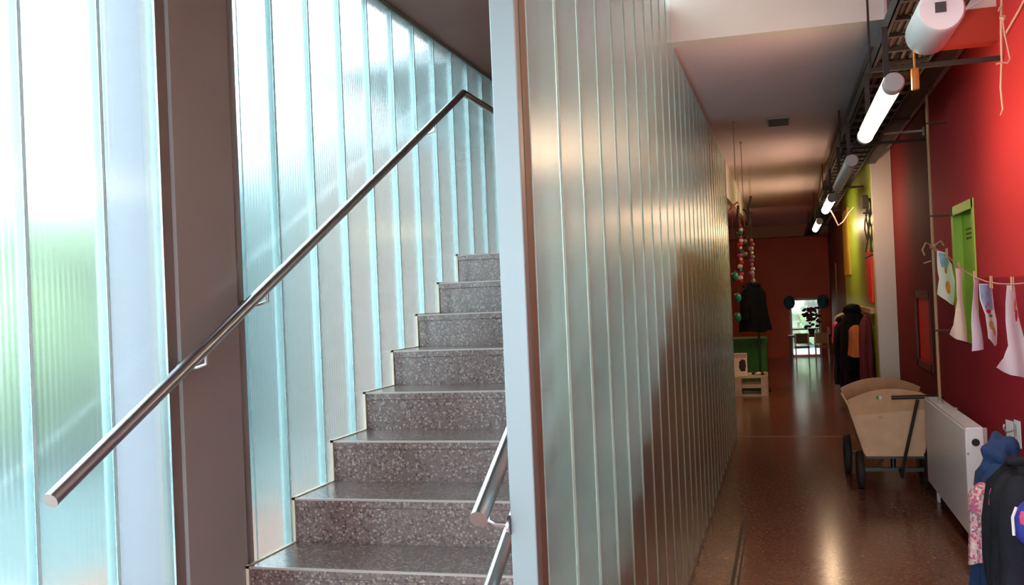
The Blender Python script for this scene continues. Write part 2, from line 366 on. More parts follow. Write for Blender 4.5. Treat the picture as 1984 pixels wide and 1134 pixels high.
# column between the two windows
c = MB().box(XF-.25, XF-.02, 2.74, 3.18, 0, ZS+.3)
col_ = c.build('wall_left_column', M_column_edge); col_['kind'] = 'structure'
MB().box(XF-.262, XF-.25, 2.73, 3.18, 0, ZS+.3).box(XF-.262, XF-.075, 2.722, 2.74, 0, ZS+.3).build('outer_cladding', mat('lavender_grey_cladding', (.17, .16, .20), .6), col_)
MB().box(XF-.02, XF+.0, 2.765, 3.115, 0, ZS).build('column_panel', M_column, col_)
MB().box(XF-.06, XF-.014, 2.70, 2.765, 0, ZS).build('edge_strip', M_column_edge, col_)
MB().box(XF-.06, XF-.014, 3.115, 3.182, 0, ZS).build('edge_strip', M_column_edge, col_)

# partition ------------------------------------------------------------------
W = .3125
pb = [2.237+W*k for k in range(0, 29)]
pb = [b for b in pb if b < YPE]; pb.append(YPE)
pa = [b for b in pb if b <= YB+.1]; pz = pb
pr = MB().box(XP-PT+.004, XP-.002, 2.16, YPE, 0, .03).build('wall_middle', M_alulight); pr['kind'] = 'structure'
for a, b in zip(pb[:-1], pb[1:]):
    top = ZN if b < YB+.05 else ZC-.015
    plank(pr, XP, -1, a, b, .03, top, M_partglass, g=.0034)
s = MB()
for b in pb[1:-1]:
    z1_ = ZN if b < YB+.05 else ZC-.015
    s.prism([(XP-.007, b-.0032, .03), (XP+.001, b-.0036, .03), (XP+.0042, b-.0018, .03), (XP+.0042, b+.0018, .03), (XP+.001, b+.0036, .03), (XP-.007, b+.0032, .03)], (0, 0, z1_-.03))
s.build('seal', M_partseam, pr, smooth=False)
MB().bbox(XP-PT-.002, XP-.002, 2.14, 2.175, 0, ZN, .003).build('end_post', M_alulight, pr)
MB().box(XP-.016, XP-.001, 2.178, 2.232, 0, ZN).build('edge_strip', M_strip, pr, label='metal strip along the glass edge, warm reflection put into its colour')
MB().box(XP-PT, XP+.004, YPE, YPE+.05, 0, ZC).build('far_post', M_alulight, pr)

# stairs ---------------------------------------------------------------------
RI, TR, Y1 = .17, .352, 2.051
st = empty('staircase', (-1.25, Y1, 0), 'dark speckled terrazzo staircase rising between the frosted window wall and the glass partition', 'staircase')
SX0, SX1 = XF+.012, XP-PT-.035
for i in range(1, 12):
    y0 = Y1+TR*(i-1); y1 = y0+TR+.03 if i < 11 else 8.295
    x0 = SX0
    o = MB().box(x0, SX1, y0, y1, max(0, RI*(i-1)-.05), RI*i-.035).build('riser', M_stair, st)
    t = MB().bbox(x0-.002, SX1, y0-.006, y1, RI*i-.035, RI*i, .003).build('tread', M_stair, st)
    MB().bbox(x0-.002, SX1, y0-.0075, y0+.004, RI*i-.007, RI*i+.0008, .001).build('nosing', M_edge, t)
sl = MB()
for i in range(1, 12):
    y0 = Y1+TR*(i-1); y1 = y0+TR if i < 11 else 8.295
    sl.box(XF+.001, SX0, y0-.01, y0+.0, RI*(i-1), RI*i+.006).box(XF+.001, SX0, y0-.01, y1, RI*i-.006, RI*i+.004)
sl.build('sealant_line', M_seam, st)
sd = MB(); xs = SX1
for i in range(1, 12):
    y0 = Y1+TR*(i-1); y1 = y0+TR if i < 11 else 8.295
    sd.box(xs, xs+.028, y0, y1, 0, RI*i-.002)
sd.build('side_panel', M_side, st)

# left handrail
def handrail(x, pts, r, name, label, brackets, wallx):
    root = empty(name, pts[0], label, 'handrail')
    MB().tube(pts, r, 20).build('rail', M_steel, root)
    for (y, z) in brackets:
        MB().tube([(x, y, z-r), (x, y, z-.055), (x+(wallx-x)*.35, y, z-.065), (wallx, y, z-.065)], .006, 8).build('bracket', M_steel, root)
        MB().lathe((wallx, y, z-.065), [(.001, 0), (.022, 0), (.022, .006*(1 if wallx < x else -1)), (.001, .006*(1 if wallx < x else -1))], 16, 'x').build('mounting_plate', M_steel, root)
    return root
XH = -1.78
def zl(y): return 1.128+(2.827-1.128)/(5.523-2.029)*(y-2.029)
handrail(XH, [(XH, 2.045, zl(2.045)), (XH, 5.515, 2.820), (XH, 5.53, 2.827), (XH, 5.55, 2.827), (XH, 8.0, 2.827)], .0205, 'handrail',
         'long round steel handrail climbing diagonally across the frosted window wall', [(2.75, zl(2.75)), (3.15, zl(3.15)), (5.0, zl(5.0)), (6.9, 2.827)], XF+.004)
XQ = -.672
def zr(y): return 1.10+.4866*(y-2.06)
handrail(XQ, [(XQ, 2.07, zr(2.07)), (XQ, 5.5, zr(5.5)), (XQ, 8.0, zr(5.5))], .0205, 'handrail', 'upper short end of steel handrail fixed to the stair side of the glass partition', [(2.145, zr(2.145)), (4.2, zr(4.2))], XP-PT-.002)
handrail(XQ, [(XQ, 2.02, zr(2.02)-.205), (XQ, 5.5, zr(5.5)-.205), (XQ, 8.0, zr(5.5)-.205)], .017, 'handrail', 'lower steel handrail beneath the upper one, beside the glass partition', [(4.3, zr(4.3)-.205)], XP-PT-.002)

# outside, seen blurred through the window wall
struct('ground_outside', MB().box(-40, XF-.13, -20, 60, -.3, -.2), M_ground)
struct('ground_lawn', MB().box(-30, -3.6, 5.5, 40, -.25, -.17), mat('dull_green_lawn', (.028, .055, .058), .9, noise=.2))
struct('ground_far', MB().box(-6, 10, YEND+.3, 60, -.3, -.02), M_ground)
hg = MB()
for k in range(9): hg.blob((-8.2-.2*(k % 2), 8.9+.42*k if k < 5 else 9.1+.5*(k-5), 1.1 if k < 5 else 2.25+.12*((k*7) % 3)), (.75, .62, 1.2 if k < 5 else .75), k, .10)
tag(hg.build('hedge', M_hedge), 'green hedge glowing blurred through the leftmost frosted glass', 'hedge')
b = MB().box(-10, -6.5, 12.0, 30, -.2, 3.35)
bl = tag(b.build('outbuilding', M_bluewall), 'pale blue grey building blurred behind the frosted window wall beside the stairs', 'building')
MB().prism([(-10.2, 13.0, 3.35), (-10.2, 30, 3.35), (-10.2, 30, 6.8), (-10.2, 19.5, 6.0)], (3.8, 0, 0)).build('roof', M_bluewall, bl)
struct('trim_eaves', MB().box(-3.1, XF-.12, 6.0, 12, ZS+.02, ZS+.14), M_overhang)

# ------------------------------------------------------------------ corridor: lamps, tray
XL, ZL = .485, 2.436
TX0, TX1, TZ = .50, .79, 2.74
def lamp(y0, y1, lit, label, plug=False):
    root = empty('tube_lamp', (XL, y0, ZL), label, 'lamp', 'tube lamps along the corridor')
    MB().lathe((XL, y0, ZL), [(.040, 0), (.040, y1-y0)], 20, 'y').build('tube', M_lampglow if lit else M_whiteplastic, root)
    for y, s in ((y0, -1), (y1, 1)):
        MB().lathe((XL, y, ZL), [(.002, s*.075), (.038, s*.075), (.043, s*.068), (.043, 0), (.002, 0)], 20, 'y').build('end_cap', M_grey, root)
    arc = [(XL+.0435*math.cos(math.radians(a)), y0, ZL+.0435*math.sin(math.radians(a))) for a in range(50, 131, 8)]+[(XL+.049*math.cos(math.radians(a)), y0, ZL+.049*math.sin(math.radians(a))) for a in range(130, 49, -8)]
    hq = MB(); N_ = len(arc); h_ = N_//2; hq.add(arc+[(x_, y1, z_) for x_, y_, z_ in arc], [(i, (i+1) % N_, (i+1) % N_+N_, i+N_) for i in range(N_)]+[(i, i+1, N_-2-i, N_-1-i) for i in range(h_-1)]+[(i+N_, N_-1-i+N_, N_-2-i+N_, i+1+N_) for i in range(h_-1)])
    hq.build('housing', M_grey, root)  # opaque top shell added to keep lamplight off tray and ceiling
    for yh in (y0+.2, y1-.23): MB().box(XL-.012, XL+.012, yh, yh+.03, ZL+.038, TZ).build('hanger', M_tray, root)
    if plug: MB().bbox(XL+.075, XL+.105, y0-.03, y0, ZL-.03, ZL+.06, .004).tube([(XL+.09, y0-.015, ZL+.05), (XL+.09, y0-.015, 2.72)], .005).build('plug', M_orangeplug, root)
    return root
lamp(4.48, 5.9, True, 'glowing tube lamp nearest the viewer, hung under the cable tray before the red wall', True)
lamp(7.1, 8.8, False, 'unlit tube lamp, second along the cable tray beside the green wall top')
lamp(9.9, 11.4, True, 'small glowing tube lamp, third along the cable tray')
lamp(13.3, 15.0, True, 'farthest glowing tube lamp before the orange end wall')
hs = empty('cylindrical_fixture', (.48, 3.1, 2.39), 'fat white cylindrical fixture with dark sticker hung at the top edge above the glowing lamps', 'light fixture')
MB().lathe((.48, 3.1, 2.385), [(.002, 0), (.060, 0), (.066, .008), (.067, .30), (.062, .315), (.002, .315)], 28, 'y').build('housing', M_whiteplastic, hs)
MB().box(.462, .492, 3.0965, 3.101, 2.375, 2.405).build('sticker', M_vent, hs)
MB().box(.47, .49, 3.2, 3.23, 2.44, 2.70).build('hanger', M_tray, hs)
for yy in (1.2, -1.9): lamp(yy, yy+1.45, True, 'added unseen tube lamp of the corridor row directly above the viewer' if yy > 0 else 'added unseen tube lamp of the corridor row behind the viewer')  # unseen lamps added above and behind the camera to light the near corridor
tr = empty('cable_tray', (.63, 4.0, 2.75), 'dark ladder cable tray carrying cables under the corridor ceiling along the red wall', 'cable tray')
MB().box(TX0, TX0+.006, 2.4, 22.9, TZ, TZ+.07).box(TX0, TX0+.02, 2.4, 22.9, TZ, TZ+.005).build('side_rail', M_tray, tr)
MB().box(TX1-.006, TX1, 2.4, 22.9, TZ, TZ+.07).box(TX1-.02, TX1, 2.4, 22.9, TZ, TZ+.005).build('side_rail', M_tray, tr)
for k in range(68): MB().box(TX0+.007, TX1-.007, 2.5+.3*k, 2.53+.3*k, TZ+.003, TZ+.018).build('rung', M_tray, tr)
for k, (dx, r_, mm) in enumerate([(.035, .011, M_cab), (.07, .014, M_cab2), (.11, .016, M_cab), (.15, .011, M_cab2), (.185, .018, M_cab), (.225, .012, M_cab2), (.255, .010, M_cab), (.13, .013, M_cab)]):
    pts = [(TX0+dx+.012*math.sin(j*.9+k), 2.4+j*.85, TZ+.022+r_+(.028 if k == 7 else 0)+.004*math.sin(j*1.7+k)) for j in range(25)]
    MB().tube(pts, r_, 8).build('cable', mm, tr)
for yb in (5.55, 8.42, 12.0, 15.5, 19):
    q = MB().box(TX0-.01, XR-.004 if yb < 11 else .94, yb-.02, yb+.02, TZ-.022, TZ-.001)
    q.box(TX0-.01, TX0, yb-.015, yb+.015, TZ-.02, ZC if yb > YB else ZN).build('bracket', M_tray, tr)
MB().prism([(TX0+.0, 5.62, TZ+.08), (TX1+.03, 5.62, TZ+.08), (TX1+.03, 10.8, TZ+.08), (TX0, 10.8, TZ+.08)], (0, 0, .05)).build('cover', M_cab, tr)
wb = tag(MB().box(.80, XR-.002, 8.46, 8.48, 2.80, 2.815).box(XR-.01, XR-.002, 8.44, 8.5, 2.77, 2.84).build('wall_bracket', M_whiteplastic), 'pale horizontal bracket arm between the cable tray and red wall', 'bracket')
lc = tag(MB().tube([at_y(u, v, 10.6) for u, v in ((1607, 405), (1615, 418), (1624, 437), (1634, 430), (1645, 413), (1655, 402))], .008, 8).build('loose_cable', M_rope), 'pale cable looping down beside the small glowing third lamp', 'cable')
dc = empty('shade_duct', (.95, 8, 2.88), 'dark square duct added to darken the gap between the cable tray and red wall', 'duct')
MB().bbox(.84, .985, 5.78, 10.95, 2.86, 3.012, .004).build('casing', M_cab, dc)  # dark casing added to give the gap beside the tray its shade
for yy in (6.9, 8.1, 9.4): MB().box(.832, .993, yy, yy+.03, 2.852, 3.015).build('flange', M_tray, dc)
tl = empty('tube_lamp', (-2.0, 16.5, 2.8), 'hidden tube lamp added in the side room to brighten the orange wall', 'lamp')
MB().lathe((-2.0, 16.5, 2.8), [(.040, 0), (.040, 1.5)], 20, 'y').build('tube', M_lampglow, tl)  # hidden lamp, added to brighten the orange wall past the partition
MB().box(-2.01, -1.99, 16.6, 16.63, 2.83, ZC).box(-2.01, -1.99, 17.8, 17.83, 2.83, ZC).build('hanger_pair', M_tray, tl)
# conduit
PX, PY = 1.02, 7.4
cp = empty('heating_pipe', (PX, PY, .745), 'thin pale vertical pipe rising from the radiator to the ceiling beside the red wall', 'pipe')
MB().tube([(PX, PY, .746), (PX, PY, ZC-.001)], .0115, 12).build('pipe', M_tan, cp)
MB().lathe((PX, PY, .7445), [(.010, 0), (.018, .002), (.018, .014), (.0116, .02)], 14).build('collar', M_grey, cp)
for z in (1.25, 2.05, 2.7): MB().box(PX-.014, XR-.001, PY-.012, PY+.012, z-.006, z+.006).build('clamp', M_cab2, cp)
# ceiling vent
vt = empty('ceiling_vent', (.02, 8.7, ZC), 'small dark rectangular vent grille in the corridor ceiling', 'vent')
MB().box(-.075, .115, 8.5, 8.88, ZC-.012, ZC-.001).build('frame', M_grey, vt)
q = MB()
for k in range(6): q.box(-.062, .102, 8.52+.06*k, 8.55+.06*k, ZC-.018, ZC-.012)
q.build('slat', M_vent, vt)
MB().box(-.062, .102, 8.515, 8.865, ZC-.0125, ZC-.0118).build('backing', M_vent, vt)

# ------------------------------------------------------------------ niches
gn = empty('wall_niche', (XR, 6.9, 1.2), 'lime green lined niche box set into the red wall behind the hanging drawings', 'niche')
a0, a1, z0, z1 = gN
def niche(root, a0, a1, z0, z1, m, mb_, d=.13, fr=.03, lip=.008):
    MB().box(XR+d, XR+d+.01, a0, a1, z0, z1).build('back_panel', mb_, root)
    MB().box(XR, XR+d, a0, a0+.004, z0, z1).box(XR, XR+d, a1-.004, a1, z0, z1).box(XR, XR+d, a0, a1, z0, z0+.004).box(XR, XR+d, a0, a1, z1-.004, z1).build('lining', m, root)
    MB().box(XR-lip, XR, a0-fr*.2, a0+fr, z0-fr*.2, z1+fr*.2).box(XR-lip, XR, a1-fr, a1+fr*.2, z0-fr*.2, z1+fr*.2).box(XR-lip, XR, a0, a1, z1-fr, z1+fr*.2).box(XR-lip, XR, a0, a1, z0-fr*.2, z0+fr).build('frame', m, root)
niche(gn, a0, a1, z0, z1, M_lime, M_lime, .06, .05)
M_slot = mat('dark_green_slot', (.05, .09, .01), .7)
for r_ in range(3):
    for k in range(8): MB().box(XR+.056, XR+.0605, a0+.14+.065*k, a0+.17+.065*k, z1-.16-.03*r_, z1-.148-.03*r_).build('ventilation_slot', M_slot, gn)
rn = empty('wall_niche', (XR, 9.0, .86), 'bright red niche with dark wine frame low on the crimson wall beyond the heating pipe', 'niche')
niche(rn, rN[0], rN[1], rN[2], rN[3], mat('wine_frame', (.10, .01, .012), .5), M_redpanel, .012, .055)

# ------------------------------------------------------------------ radiator
rd = empty('radiator', (1.03, 7.0, 0), 'white panel radiator with top grille mounted low on the red wall', 'radiator')
ry0, ry1, rz0, rz1, rx = 6.12, 7.79, .125, .745, .968
MB().bbox(rx, rx+.018, ry0+.004, ry1-.004, rz0, rz1-.012, .006).build('front_panel', M_radiator, rd)
MB().bbox(rx+.075, rx+.092, ry0+.004, ry1-.004, rz0, rz1-.012, .005).build('back_panel', M_radiator, rd)
MB().bbox(rx+.001, rx+.098, ry0, ry0+.014, rz0+.02, rz1-.004, .004).build('side_panel', M_radiator, rd)
MB().bbox(rx+.001, rx+.098, ry1-.014, ry1, rz0+.02, rz1-.004, .004).build('side_panel', M_radiator, rd)
q = MB().box(rx+.004, rx+.010, ry0, ry1, rz1-.012, rz1).box(rx+.090, rx+.098, ry0, ry1, rz1-.012, rz1)
for k in range(42): q.box(rx+.01, rx+.09, ry0+.012+k*.0395, ry0+.040+k*.0395, rz1-.006, rz1-.001)
q.build('top_grille', M_radiator, rd)
MB().lathe((rx+.055, ry0-.004, rz1-.085), [(.001, 0), (.020, 0), (.022, .004), (.022, .010)], 18, 'y').build('valve_opening', M_black, rd)
MB().lathe((rx+.012, ry0-.004, rz1-.15), [(.001, 0), (.007, 0), (.007, .008)], 12, 'y').build('plug', M_grey, rd)
for yb in (ry0+.3, ry1-.33): MB().bbox(rx+.09, XR-.001, yb, yb+.03, .2, .7, .003).build('bracket', M_radiator, rd)
for yb in (.10, .16): MB().tube([(rx+.05, ry1-yb, rz0+.03), (rx+.05, ry1-yb, 0.0)], .009).build('supply_pipe', M_radiator, rd)

# ------------------------------------------------------------------ handcart
ct = empty('handcart', (.76, 8.4, 0), 'varnished plywood handcart with arched end board and black T handle parked by the radiator', 'handcart')
CX = .765; cyf, cyr = 8.02, 9.0; cz0, cz1 = .285, .70
def board(y, dy, top, bot, zt):
    n = 14; pts = [(CX-bot, y, cz0), (CX+bot, y, cz0), (CX+top, y+dy, zt)]
    for k in range(1, n): u = 1-2*k/n; pts.append((CX+top*u, y+dy, zt+.085*(1-u*u)))
    pts.append((CX-top, y+dy, zt)); return pts
q = MB(); q.prism([Vector(p) for p in board(cyf, 0, .325, .21, .70)], (0, .018, 0)); fb = q.build('front_board', M_birch, ct)
zs = .60; xh = .21+(.325-.21)*((zs-cz0)/(.70-cz0))
q = MB(); pts = [(CX-xh, cyf-.0015, zs-.02), (CX+xh, cyf-.0015, zs+.03)]+[p for p in [(CX+.325, cyf-.0015, .70)]+[(CX+.325*(1-2*k/14), cyf-.0015, .70+.085*(1-(1-2*k/14)**2)) for k in range(1, 14)]+[(CX-.325, cyf-.0015, .70)]]
q.prism([Vector(p) for p in pts], (0, .002, 0)).build('top_band', M_birchdark, fb)
MB().lathe((CX-.09, cyf-.003, .565), [(.001, 0), (.022, 0), (.022, .004)], 14, 'y', 1, .6).build('knot', M_birchdark, fb)
MB().box(CX-.115, CX-.095, cyf-.003, cyf, .705, .73).build('sticker', M_paintgreen, fb)
MB().box(CX-.094, CX-.075, cyf-.003, cyf, .705, .73).build('sticker', M_paper, fb)
q = MB(); q.prism([Vector(p) for p in board(cyr, 0, .325, .21, .70)], (0, .018, 0)); q.build('rear_board', M_birchdark, ct)
for s in (-1, 1):
    MB().prism([(CX+s*.205, cyf+.018, cz0), (CX+s*.205, cyr, cz0), (CX+s*.312, cyr, .66), (CX+s*.312, cyf+.018, .66)], (s*.014, 0, 0)).build('side_board', M_birch, ct)
MB().box(CX-.21, CX+.21, cyf, cyr, cz0-.018, cz0).build('floor_board', M_birch, ct)
MB().box(CX-.20, CX+.22, cyf+.02, cyf+.05, cz0-.04, cz0-.018).box(CX-.22, CX+.22, 8.13, 8.16, .13, .16).tube([(CX, 8.14, .16), (CX, 8.14, cz0-.018)], .02).tube([(CX-.12, 8.14, .15), (CX-.05, 8.16, cz0-.02)], .008).build('front_axle', M_black, ct)
MB().box(CX-.27, CX+.24, 8.78, 8.81, .15, .18).box(CX-.1, CX-.07, 8.75, 8.82, .17, cz0-.018).box(CX+.07, CX+.1, 8.75, 8.82, .17, cz0-.018).build('rear_axle', M_black, ct)
for (x, y, r, w) in ((CX-.245, 8.145, .145, .055), (CX+.245, 8.145, .145, .055), (CX-.30, 8.795, .165, .06), (CX+.28, 8.795, .165, .06)):
    wh = MB().lathe((x, y, r), [(r*.6, -w*.4), (r*.8, -w*.5), (r*.95, -w*.42), (r, -w*.2), (r, w*.2), (r*.95, w*.42), (r*.8, w*.5), (r*.6, w*.4)], 28, 'x').build('wheel', M_rubber, ct)
    MB().lathe((x, y, r), [(.002, -w*.3), (.03, -w*.32), (r*.58, -w*.41), (r*.6, w*.41), (.03, w*.32), (.002, w*.3)], 20, 'x').build('rim', M_rim, wh)
hb = at_y(1748, 925, 7.96); ht = at_y(1778, 775, 7.87)
MB().tube([(hb.x, 8.10, .145), hb, (hb.x+.01, 7.93, hb.z+.1), ht], .012, 10).build('handle', M_black, ct)
MB().tube([at_y(1727, 771, 7.87), at_y(1829, 768, 7.87)], .015, 10).build('grip', M_black, ct)

# ------------------------------------------------------------------ clothesline with drawings
K = at_y(1809, 478, PY); K.x = PX
cl = empty('clothesline', K, 'thin twine clothesline knotted to the heating pipe and sagging along the red wall', 'string')
LP = [K+Vector((-.012, -.012, 0))]+[at_x(u, v, 1.03) for u, v in ((1832, 492), (1850, 510), (1870, 526), (1890, 538), (1912, 546), (1935, 550), (1960, 551), (1984, 549))]+[Vector((1.03, 4.4, 1.585)), Vector((XR-.002, 3.9, 1.62))]
MB().tube(LP, .0035, 6).build('twine', M_twine, cl)
kn = MB().lathe(K-Vector((0, 0, .02)), [(.012, 0), (.022, .01), (.022, .03), (.012, .04)], 12)
for q_ in (((-.015, -.015, .01), (-.05, -.03, .03), (-.075, -.03, -.02), (-.06, -.03, -.06)), ((.01, -.02, .01), (.045, -.05, .035), (.06, -.07, 0)), ((0, -.02, -.01), (.03, -.05, -.05), (.045, -.06, -.11)), ((-.02, -.02, -.10), (-.07, -.03, -.115))): kn.tube([K+Vector(t_) for t_ in q_], .006)
kn.build('knot', M_twine, cl)
def sheet(name, label, P, ang, poly, m, marks=(), bend=.012):
    # paper outline given on a vertical plane through P; curled a little, 1.2 mm thick
    P = Vector(P); n = Vector((-math.sin(ang), math.cos(ang), 0)); pts = [at_plane(u, v, P, ang) for u, v in poly]
    zt = max(p.z for p in pts); zb = min(p.z for p in pts)
    def curl(p): return p + n*(bend*math.sin((zt-p.z)/(zt-zb)*math.pi*1.6)+.006*math.sin(p.x*60))
    def slab(nm, pp, off, th, mm, cuts):
        b2 = bmesh.new(); b2.faces.new([b2.verts.new(p) for p in pp])
        bmesh.ops.triangulate(b2, faces=b2.faces[:]); bmesh.ops.subdivide_edges(b2, edges=b2.edges[:], cuts=cuts, use_grid_fill=True)
        b2.verts.index_update(); N = len(b2.verts)
        fr = [curl(v.co) + n*off for v in b2.verts]; bk = [p+n*th for p in fr]
        fs = [[v.index for v in f.verts] for f in b2.faces]
        ed = [[v.index for v in e.verts] for e in b2.edges if e.is_boundary]; b2.free()
        q = MB(); q.add(fr+bk, fs+[[i+N for i in reversed(f)] for f in fs]+[(a_, b_, b_+N, a_+N) for a_, b_ in ed]); q.smooth = True
        return q
    o = slab(name, pts, 0, .0012, m, 4).build(name, m); tag(o, label, 'drawing', 'papers pegged on the clothesline')
    side = -1 if n.y > 0 else 1
    for (mk, mm) in marks:
        slab('painted_mark', [at_plane(u, v, P, ang) for u, v in mk], side*(.0012 if side < 0 else .0018), side*.0006, mm, 3).build('painted_mark', mm, o)
    return o
def ring(cx_, cy_, rx_, ry_, n=10): return [(cx_+rx_*math.cos(2*math.pi*k/n), cy_+ry_*math.sin(2*math.pi*k/n)) for k in range(n)]
A = math.radians(38)
sheet('drawing', 'drawing with light blue and orange marks hung nearest the heating pipe', at_x(1832, 490, 1.03), A,
      [(1817, 486), (1832, 490), (1848, 512), (1852, 545), (1846, 592), (1836, 588), (1815, 570), (1822, 540), (1824, 520)], M_paper,
      [([(1819, 489), (1831, 492), (1842, 508), (1838, 520), (1826, 518)], M_paintblue), (ring(1835, 557, 5, 13), M_paintorange), (ring(1834, 522, 3, 9), M_paintorange)])
sheet('drawing', 'long cream paper twisting outward at its foot, second along the clothesline', at_x(1860, 520, 1.03), A,
      [(1851, 520), (1866, 522), (1867, 560), (1866, 600), (1871, 663), (1852, 658), (1836, 648), (1847, 630), (1856, 612), (1857, 580), (1855, 550)], M_papercream)
sheet('drawing', 'narrow lavender white paper strip hanging straight beside the green niche', at_x(1890, 541, 1.03), A,
      [(1887, 541), (1898, 543), (1897, 600), (1903, 677), (1881, 681), (1882, 630), (1887, 580)], M_paperlav)
sheet('drawing', 'painted drawing with blue top and red flower on the clothesline', at_x(1912, 548, 1.03), A,
      [(1898, 550), (1924, 551), (1930, 580), (1933, 620), (1929, 668), (1924, 671), (1910, 655), (1910, 610), (1902, 580)], M_paper,
      [([(1899, 552), (1922, 553), (1927, 578), (1929, 600), (1912, 602), (1903, 580)], M_paintblue), (ring(1917, 598, 7, 11), M_paintred), (ring(1921, 612, 5, 3), M_paintgreen), (ring(1919, 630, 6, 9), M_paintyellow), (ring(1924, 642, 3, 9), M_paintorange)])
sheet('drawing', 'large white paper flaring at the bottom, rightmost on the clothesline', at_x(1960, 552, 1.03), A,
      [(1950, 553), (1967, 555), (1976, 590), (1982, 625), (1980, 660), (1990, 700), (2000, 735), (1984, 732), (1955, 727), (1925, 712), (1944, 695), (1957, 660), (1959, 620), (1954, 580)], M_paper,
      [(ring(1970, 592, 3, 14), M_paintorange), (ring(1974, 612, 3, 12), M_paintred)])
def peg(u, v, lb):
    p = at_x(u, v, 1.03)
    r_ = tag(MB().bbox(p.x-.006, p.x+.000, p.y-.006, p.y+.006, p.z-.035, p.z+.03, .002).bbox(p.x+.002, p.x+.008, p.y-.006, p.y+.006, p.z-.035, p.z+.03, .002).build('clothes_peg', M_peg), 'small wooden clothes peg holding '+lb, 'clothes peg', 'pegs on the clothesline')
for (u, v), l_ in zip(((1834, 490), (1858, 518), (1888, 536), (1920, 546), (1961, 549)), ('the blue and orange drawing nearest the heating pipe', 'the twisted cream paper', 'the narrow lavender strip', 'the red flower drawing', 'the large flaring white paper')): peg(u, v, l_)

# hanging rope top right
rp = empty('rope', at_y(1941, 0, 5.0), 'pale knotted rope dangling at the top right before the red wall', 'rope')
P = [at_y(u, v, 5.0) for u, v in ((1941, -60), (1941, 0), (1940, 60), (1941, 120), (1939, 170), (1943, 212), (1938, 224))]
MB().tube(P, [.006, .006, .006, .005, .005, .004, .002], 8).build('main_strand', M_rope, rp)
MB().tube([at_y(u, v, 4.99) for u, v in ((1943, 38), (1947, 68), (1953, 95), (1957, 114), (1952, 122), (1942, 121), (1930, 124))], .004, 8).build('side_strand', M_rope, rp)
MB().blob(at_y(1944, 34, 4.99), (.017, .015, .012), 1, .2).build('knot', M_rope, rp)
MB().tube([at_y(u, v, 4.99) for u, v in ((1941, 10), (1934, 22), (1937, 14))], .004, 8).build('side_strand', M_rope, rp)
wc = tag(MB().tube([(XR-.008, 5.45, 2.82), (XR-.01, 5.1, 2.86), (XR-.01, 4.6, 2.95), (XR-.012, 3.9, 3.0)], .006, 8).build('wall_cable', M_rope), 'thin cable sagging along the red wall behind the dangling rope', 'cable')

# ------------------------------------------------------------------ coats
def coat(name, label, c, zt, h, w, d, m, seed=0, hood=True, sleeves=True, hang=True, group=None, cat='coat', flare=1.0):
    """c=(x,y) hanging axis; w along y-ish, d along x"""
    x, y = c; root = empty(name, (x, y, zt-h), label, cat, group)
    mb = MB(); n = 40; rows = 16; vs = []
    for i in range(rows+1):
        t = i/rows
        k = (.22+.78*min(1, (t/.16))**.6)*(1-.06*math.sin(t*3)) * (1+.16*(flare)*(t**1.5))
        for j in range(n):
            a = 2*math.pi*j/n
            f = 1+(.10*t+.03)*math.sin(6*a+seed+2.2*t)+.05*t*math.sin(11*a+seed*2-3*t)
            vs.append((x+d/2*k*f*math.cos(a), y+w/2*k*f*math.sin(a), zt-h*t-.012*math.sin(a*3+seed)*t))
    fs = [(i*n+j, i*n+(j+1)%n, (i+1)*n+(j+1)%n, (i+1)*n+j) for i in range(rows) for j in range(n)]
    fs += [tuple(range(n)), tuple(reversed(range(rows*n, rows*n+n)))]
    mb.add(vs, fs); mb.smooth = True; mb.build('body', m, root)
    if sleeves:
        for s in (-1, 1):
            sy = y+s*w*.40
            pts = [(x-d*.1, y+s*w*.27, zt-h*.07), (x-d*.2, sy, zt-h*.16), (x-d*.30, sy+s*w*.07, zt-h*.36), (x-d*.34, sy+s*w*.05, zt-h*.56), (x-d*.32, sy+s*w*.06, zt-h*.74)]
            MB().tube(pts, [d*.20, d*.26, d*.22, d*.19, d*.16], 14).build('sleeve', m, root)
    if hood:
        MB().blob((x-d*.05, y, zt-h*.01), (d*.36, w*.34, h*.08), seed+1, .08).build('hood', m, root)
    return root
def hook(x, y, z, label):
    r_ = empty('coat_hook', (XR, y, z), label, 'hook', 'hooks on the right wall')
    MB().box(XR-.006, XR, y-.015, y+.015, z-.03, z+.03).build('plate', M_steel, r_)
    MB().tube([(XR-.005, y, z), (XR-.05, y, z-.012), (XR-.065, y, z+.01), (XR-.06, y, z+.03)], .005, 8).build('prong', M_steel, r_)
hook(1.0, 5.62, .80, 'small steel coat hook on the red wall beside the radiator')
bc = coat('jacket', 'navy blue hooded jacket hanging left of the dark coat below the radiator end', (.985, 5.15), .745, .72, .24, .26, M_cloth_blue, 2, hood=False, flare=2.0)
MB().blob((.972, 5.16, .715), (.088, .095, .125), 2.2, .16, 4).blob((.965, 5.14, .62), (.075, .10, .12), 5.2, .14, 4).build('hood', M_cloth_blue, bc)
MB().tube([(.90, 5.10, .66), (.885, 5.08, .55), (.89, 5.07, .45)], [.02, .03, .02], 10).build('collar_fold', M_cloth_blue, bc)
coat('jacket', 'pink floral child jacket squeezed between the blue and charcoal jackets', (.835, 4.90), .66, .36, .12, .12, M_floral, 4, hood=False, sleeves=False, cat='jacket')
dk = coat('jacket', 'charcoal jacket with pink collar hanging nearest the viewer at lower right', (.955, 4.55), .80, .78, .40, .30, M_cloth_black, 5, hood=False, flare=1.3)
MB().tube([(.90, 4.62, .80), (.88, 4.5, .83), (.93, 4.40, .84)], .02, 10).build('collar', M_cloth_black, dk)
MB().tube([(.845, 4.68, .70), (.83, 4.66, .66), (.825, 4.66, .61)], .007, 8).build('zip_trim', M_cloth_pink, dk)
